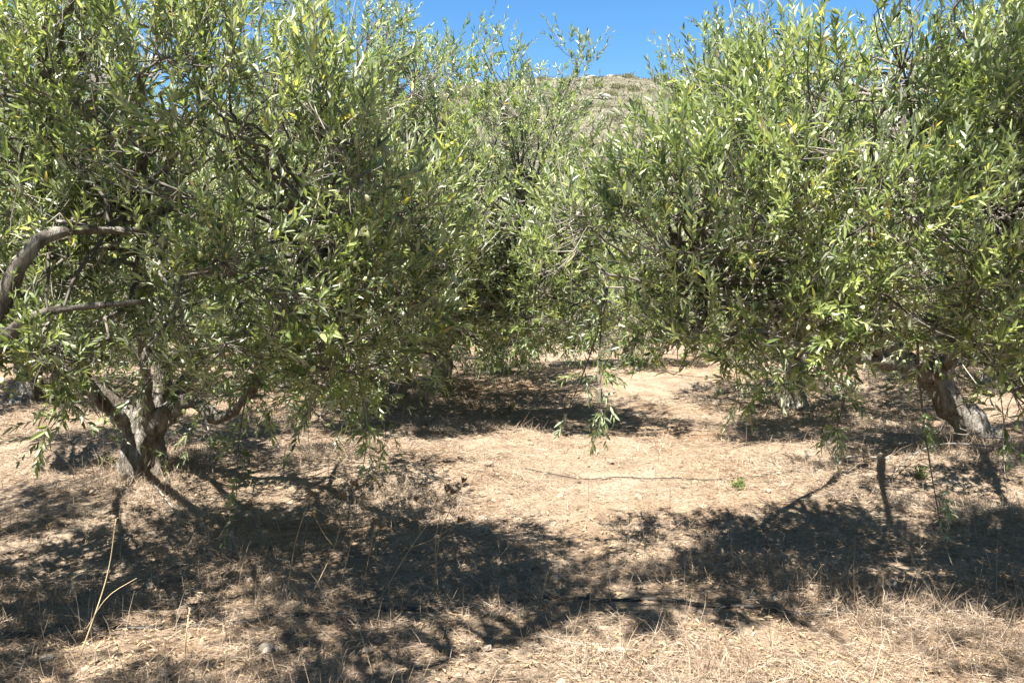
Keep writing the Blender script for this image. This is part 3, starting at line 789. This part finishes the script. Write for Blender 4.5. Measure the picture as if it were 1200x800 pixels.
# ------------------------------------------------------------------ fallen branches
def fallen(pts, r, label, seed, forks=2):
    rng = np.random.default_rng(seed)
    P = smooth_path(pts, 20); o = P[0].copy(); o[2] = float(ground_z(o[0], o[1]))
    g = Geo(); v, f = tubes(P[None], np.linspace(r, r * .4, 20)[None], 7); g.add(v, f, np.full(len(v), .78))
    for k in range(forks):
        i = rng.integers(6, 16); s = P[i]; dv = nrm(P[i + 2] - P[i]) * .5 + rng.normal(0, .5, 3); dv[2] = abs(dv[2]) * .7
        e = s + nrm(dv) * rng.uniform(.15, .35)
        Q = smooth_path([s, (s + e) / 2 + rng.normal(0, .02, 3), e], 8)
        v, f = tubes(Q[None], np.linspace(r * .6, r * .2, 8)[None], 5); g.add(v, f, np.full(len(v), .75))
    tag(g.build('fallen_branch', TWIG, None, o, True), label, 'branch', 'fallen dead branches')
def gp(px, py, h=.02):
    d = 1500 / (py - 330); x = (px - 600) / 1000 * d; return (x, d, float(ground_z(x, d)) + h)
fallen([gp(1175, 548, .03), gp(1110, 556, .08), gp(1070, 566, .06), gp(1045, 580, .02)], .009, 'long pale dead branch curving left from the dark leaning trunk', 1)
fallen([gp(1050, 560, .05), gp(1000, 555, .10), gp(985, 558, .06), gp(970, 562, .25)], .007, 'grey forked dead stick with one upright end, left of the dark leaning trunk', 2)
fallen([gp(1195, 540, .10), gp(1160, 552, .12), gp(1130, 556, .2)], .008, 'short pale stick propped against the foot of the dark leaning trunk', 3, 1)
fallen([gp(985, 590, .015), gp(950, 600, .02), gp(925, 606, .015)], .004, 'thin pale twig lying on sunlit straw right of the lane', 4, 0)
fallen([gp(175, 585, .03), gp(195, 605, .03), gp(206, 612, .02)], .008, 'short pale stick in front of the pale forked trunk', 5, 0)
fallen([gp(232, 520, .35), gp(240, 545, .2), gp(245, 575, .02)], .008, 'pale stick leaning down at the right of the forked trunk', 6, 1)
fallen([gp(630, 760, .02), gp(680, 775, .02), gp(720, 782, .02)], .003, 'thin straw-coloured stem lying in the bottom middle grass', 7, 0)

# ------------------------------------------------------------------ stones
def stone(name, loc, s, mat, seed, sink=.25, res=3):
    g = Geo(); import bmesh
    bm = bmesh.new(); bmesh.ops.create_icosphere(bm, subdivisions=res, radius=1)
    rng = np.random.default_rng(seed); sc = np.array([1, rng.uniform(.7, 1), rng.uniform(.45, .7)]) * s
    n1 = sines(seed, 1.6, 6); n2 = sines(seed + 4, .6, 6)
    v = np.array([q.co[:] for q in bm.verts]); f = np.array([[q.index for q in fc.verts] for fc in bm.faces]); bm.free()
    pl = nrm(rng.normal(size=(7, 3)))
    for p in pl:
        h = v @ p; v = v - np.clip(h - .72, 0, 1)[:, None] * p
    v = v * (1 + .10 * n1(v) + .04 * n2(v))[:, None] * sc
    v[:, 2] += sc[2] * (1 - 2 * sink)
    g.add(v + np.array(loc), [f])
    return g.build(name, mat, None, loc, False)
ST = [(42, 772, .035, 'pale stone half buried in the bottom left grass'), (250, 722, .03, 'flat whitish stone by the irrigation hose at the left'),
      (305, 775, .04, 'brown stone in the bottom left straw'), (655, 690, .03, 'small pale stone at the shadow edge in the middle'),
      (1055, 695, .035, 'flat grey stone in the right foreground shade'), (1080, 680, .028, 'smaller grey stone behind the flat one in the right shade'),
      (730, 790, .03, 'small stone at the bottom centre'), (1020, 660, .02, 'tiny pale stone in the right shade'),
      (565, 607, .03, 'low pale stone on the sunlit lane, left side'), (848, 655, .022, 'tiny dark stone at the right side of the lane'),
      (915, 720, .02, 'small white pebble by the end of the hose'), (1140, 735, .018, 'white pebble at the bottom right')]
for i, (px, py, s, lab) in enumerate(ST):
    d = 1500 / (py - 330); x = (px - 600) / 1000 * d
    tag(stone('stone', (x, d, float(ground_z(x, d))), s, STONE, 60 + i, .3, 2), lab, 'stone', 'loose stones on the orchard floor')

# ------------------------------------------------------------------ hillside: boulders and scrub
BO = [(560, 158, 1.7, 'long grey boulder on the skyline at the left of the gap'), (582, 157, 1.2, 'squat boulder right of the long one on the skyline'),
      (690, 158, 1.4, 'pale boulder on the skyline above the bare slope'), (712, 157, 1.9, 'widest dark-sided boulder on the skyline'),
      (735, 156, 1.2, 'rounded boulder right of the widest skyline one'), (768, 157, 1.3, 'boulder on the skyline beside the right tree'),
      (575, 146, 1.2, 'boulder just below the left skyline rocks'), (705, 128, 1.0, 'isolated rock on the upper bare slope'),
      (760, 118, .9, 'isolated rock on the slope near the right tree'), (730, 100, .8, 'small rock low on the bare slope')]
for i, (px, yy, s, lab) in enumerate(BO):
    x = (px - 600) / 1000 * yy
    tag(stone('boulder', (x, yy, hill_z(x, yy)), s, ROCK, 160 + i, .3, 3), lab, 'rock', 'rocks on the hillside')

def scrub_mesh(seed, n):
    rng = np.random.default_rng(seed); g = Geo()
    d = nrm(rng.normal(size=(n, 3))); d[:, 2] = np.abs(d[:, 2])
    p = d * (rng.uniform(.35, 1, (n, 1)) ** .5) * np.array([.75, .75, .6]) * (1 + .2 * sines(seed, .8)(d))[:, None]
    D = nrm(d + rng.normal(0, .6, (n, 3)) + [0, 0, .4]); L = rng.uniform(.10, .22, n)
    add_leaves(g, p, D, d + rng.normal(0, .3, (n, 3)), L, L * .45, np.clip(rng.uniform(0, 1, n), 0, 1))
    return g
protos = []
for k in range(3):
    o = scrub_mesh(900 + k, 520).build('scrub_bush', SHRUB); protos.append(o)
rng = np.random.default_rng(42)
first = [True] * 3
for i in range(230):
    yy = rng.uniform(56, 158); px = rng.uniform(500, 860)
    x = (px - 600) / 1000 * yy
    k = int(rng.integers(0, 3))
    if first[k]: o = protos[k]; first[k] = False
    else: o = protos[k].copy(); C.objects.link(o)
    s = rng.uniform(.55, 1.7); o.scale = (s * rng.uniform(.9, 1.5), s, s * rng.uniform(.7, 1.05)); o.rotation_euler.z = rng.uniform(0, 6.28)
    o.location = (x, yy, hill_z(x, yy) - .08)
    tag(o, 'low grey-green scrub bush dotted over the dry hillside', 'bush', 'scrub bushes on the hillside')
# fine dry tufts over the slope
gg = Geo(); n = 26000
yy = rng.uniform(50, 160, n); xx = (rng.uniform(440, 920, n) - 600) / 1000 * yy
zz = np.array([hill_z(a, b) for a, b in zip(xx, yy)])
az = rng.uniform(0, 6.28, n)
D = nrm(np.stack([np.cos(az) * .6, np.sin(az) * .6, np.ones(n)], -1)); L = rng.uniform(.18, .5, n)
add_leaves(gg, np.stack([xx, yy, zz - .03], -1), D, rng.normal(size=(n, 3)), L, L * .3, rng.uniform(.25, 1, n))
HG = tone_material('hill_grass', [(0, (.07, .073, .042)), (.5, (.135, .128, .088)), (1, (.22, .205, .155))], .9, .1, .15)
tag(gg.build('hillside_grass', HG), 'dry tussock grass over the hillside', 'grass', kind='stuff')

# ------------------------------------------------------------------ camera, light, world
cam = bpy.data.cameras.new('camera'); co = bpy.data.objects.new('camera', cam); C.objects.link(co)
co.location = (0, 0, EYE); co.rotation_euler = (R(90) - math.atan(70 / 1000), 0, 0)
cam.lens = 30.0; cam.sensor_width = 36; cam.clip_end = 2000; cam.clip_start = .05
scene.camera = co

SUN_EL, SUN_AZ = R(62), R(-148)      # azimuth measured from +Y (straight ahead) towards +X (right)
sd = Vector((math.sin(SUN_AZ) * math.cos(SUN_EL), math.cos(SUN_AZ) * math.cos(SUN_EL), math.sin(SUN_EL)))
sl = bpy.data.lights.new('sun', 'SUN'); so = bpy.data.objects.new('sun', sl); C.objects.link(so)
sl.energy = 5.0; sl.angle = R(.53); sl.color = (1, .95, .87)
so.rotation_euler = (-sd).to_track_quat('-Z', 'Y').to_euler(); so.location = (0, 0, 30)

wd = bpy.data.worlds.new('World'); scene.world = wd; wd.use_nodes = True
nt = wd.node_tree; nt.nodes.clear()
sky = nt.nodes.new('ShaderNodeTexSky'); sky.sky_type = 'NISHITA'; sky.sun_disc = False
sky.sun_elevation = SUN_EL; sky.sun_rotation = SUN_AZ
sky.air_density = 1; sky.dust_density = 0; sky.ozone_density = 2.0; sky.altitude = 300
bg = nt.nodes.new('ShaderNodeBackground'); bg.inputs[1].default_value = .052
wo = nt.nodes.new('ShaderNodeOutputWorld')
hs = nt.nodes.new('ShaderNodeHueSaturation'); hs.inputs['Saturation'].default_value = 1.3
nt.links.new(sky.outputs[0], hs.inputs['Color']); nt.links.new(hs.outputs[0], bg.inputs[0]); nt.links.new(bg.outputs[0], wo.inputs[0])

vs = scene.view_settings; vs.view_transform = 'Standard'; vs.look = 'None'; vs.gamma = 1; vs.exposure = 2.05
scene.cycles.max_bounces = 7; scene.cycles.transmission_bounces = 5; scene.cycles.diffuse_bounces = 4
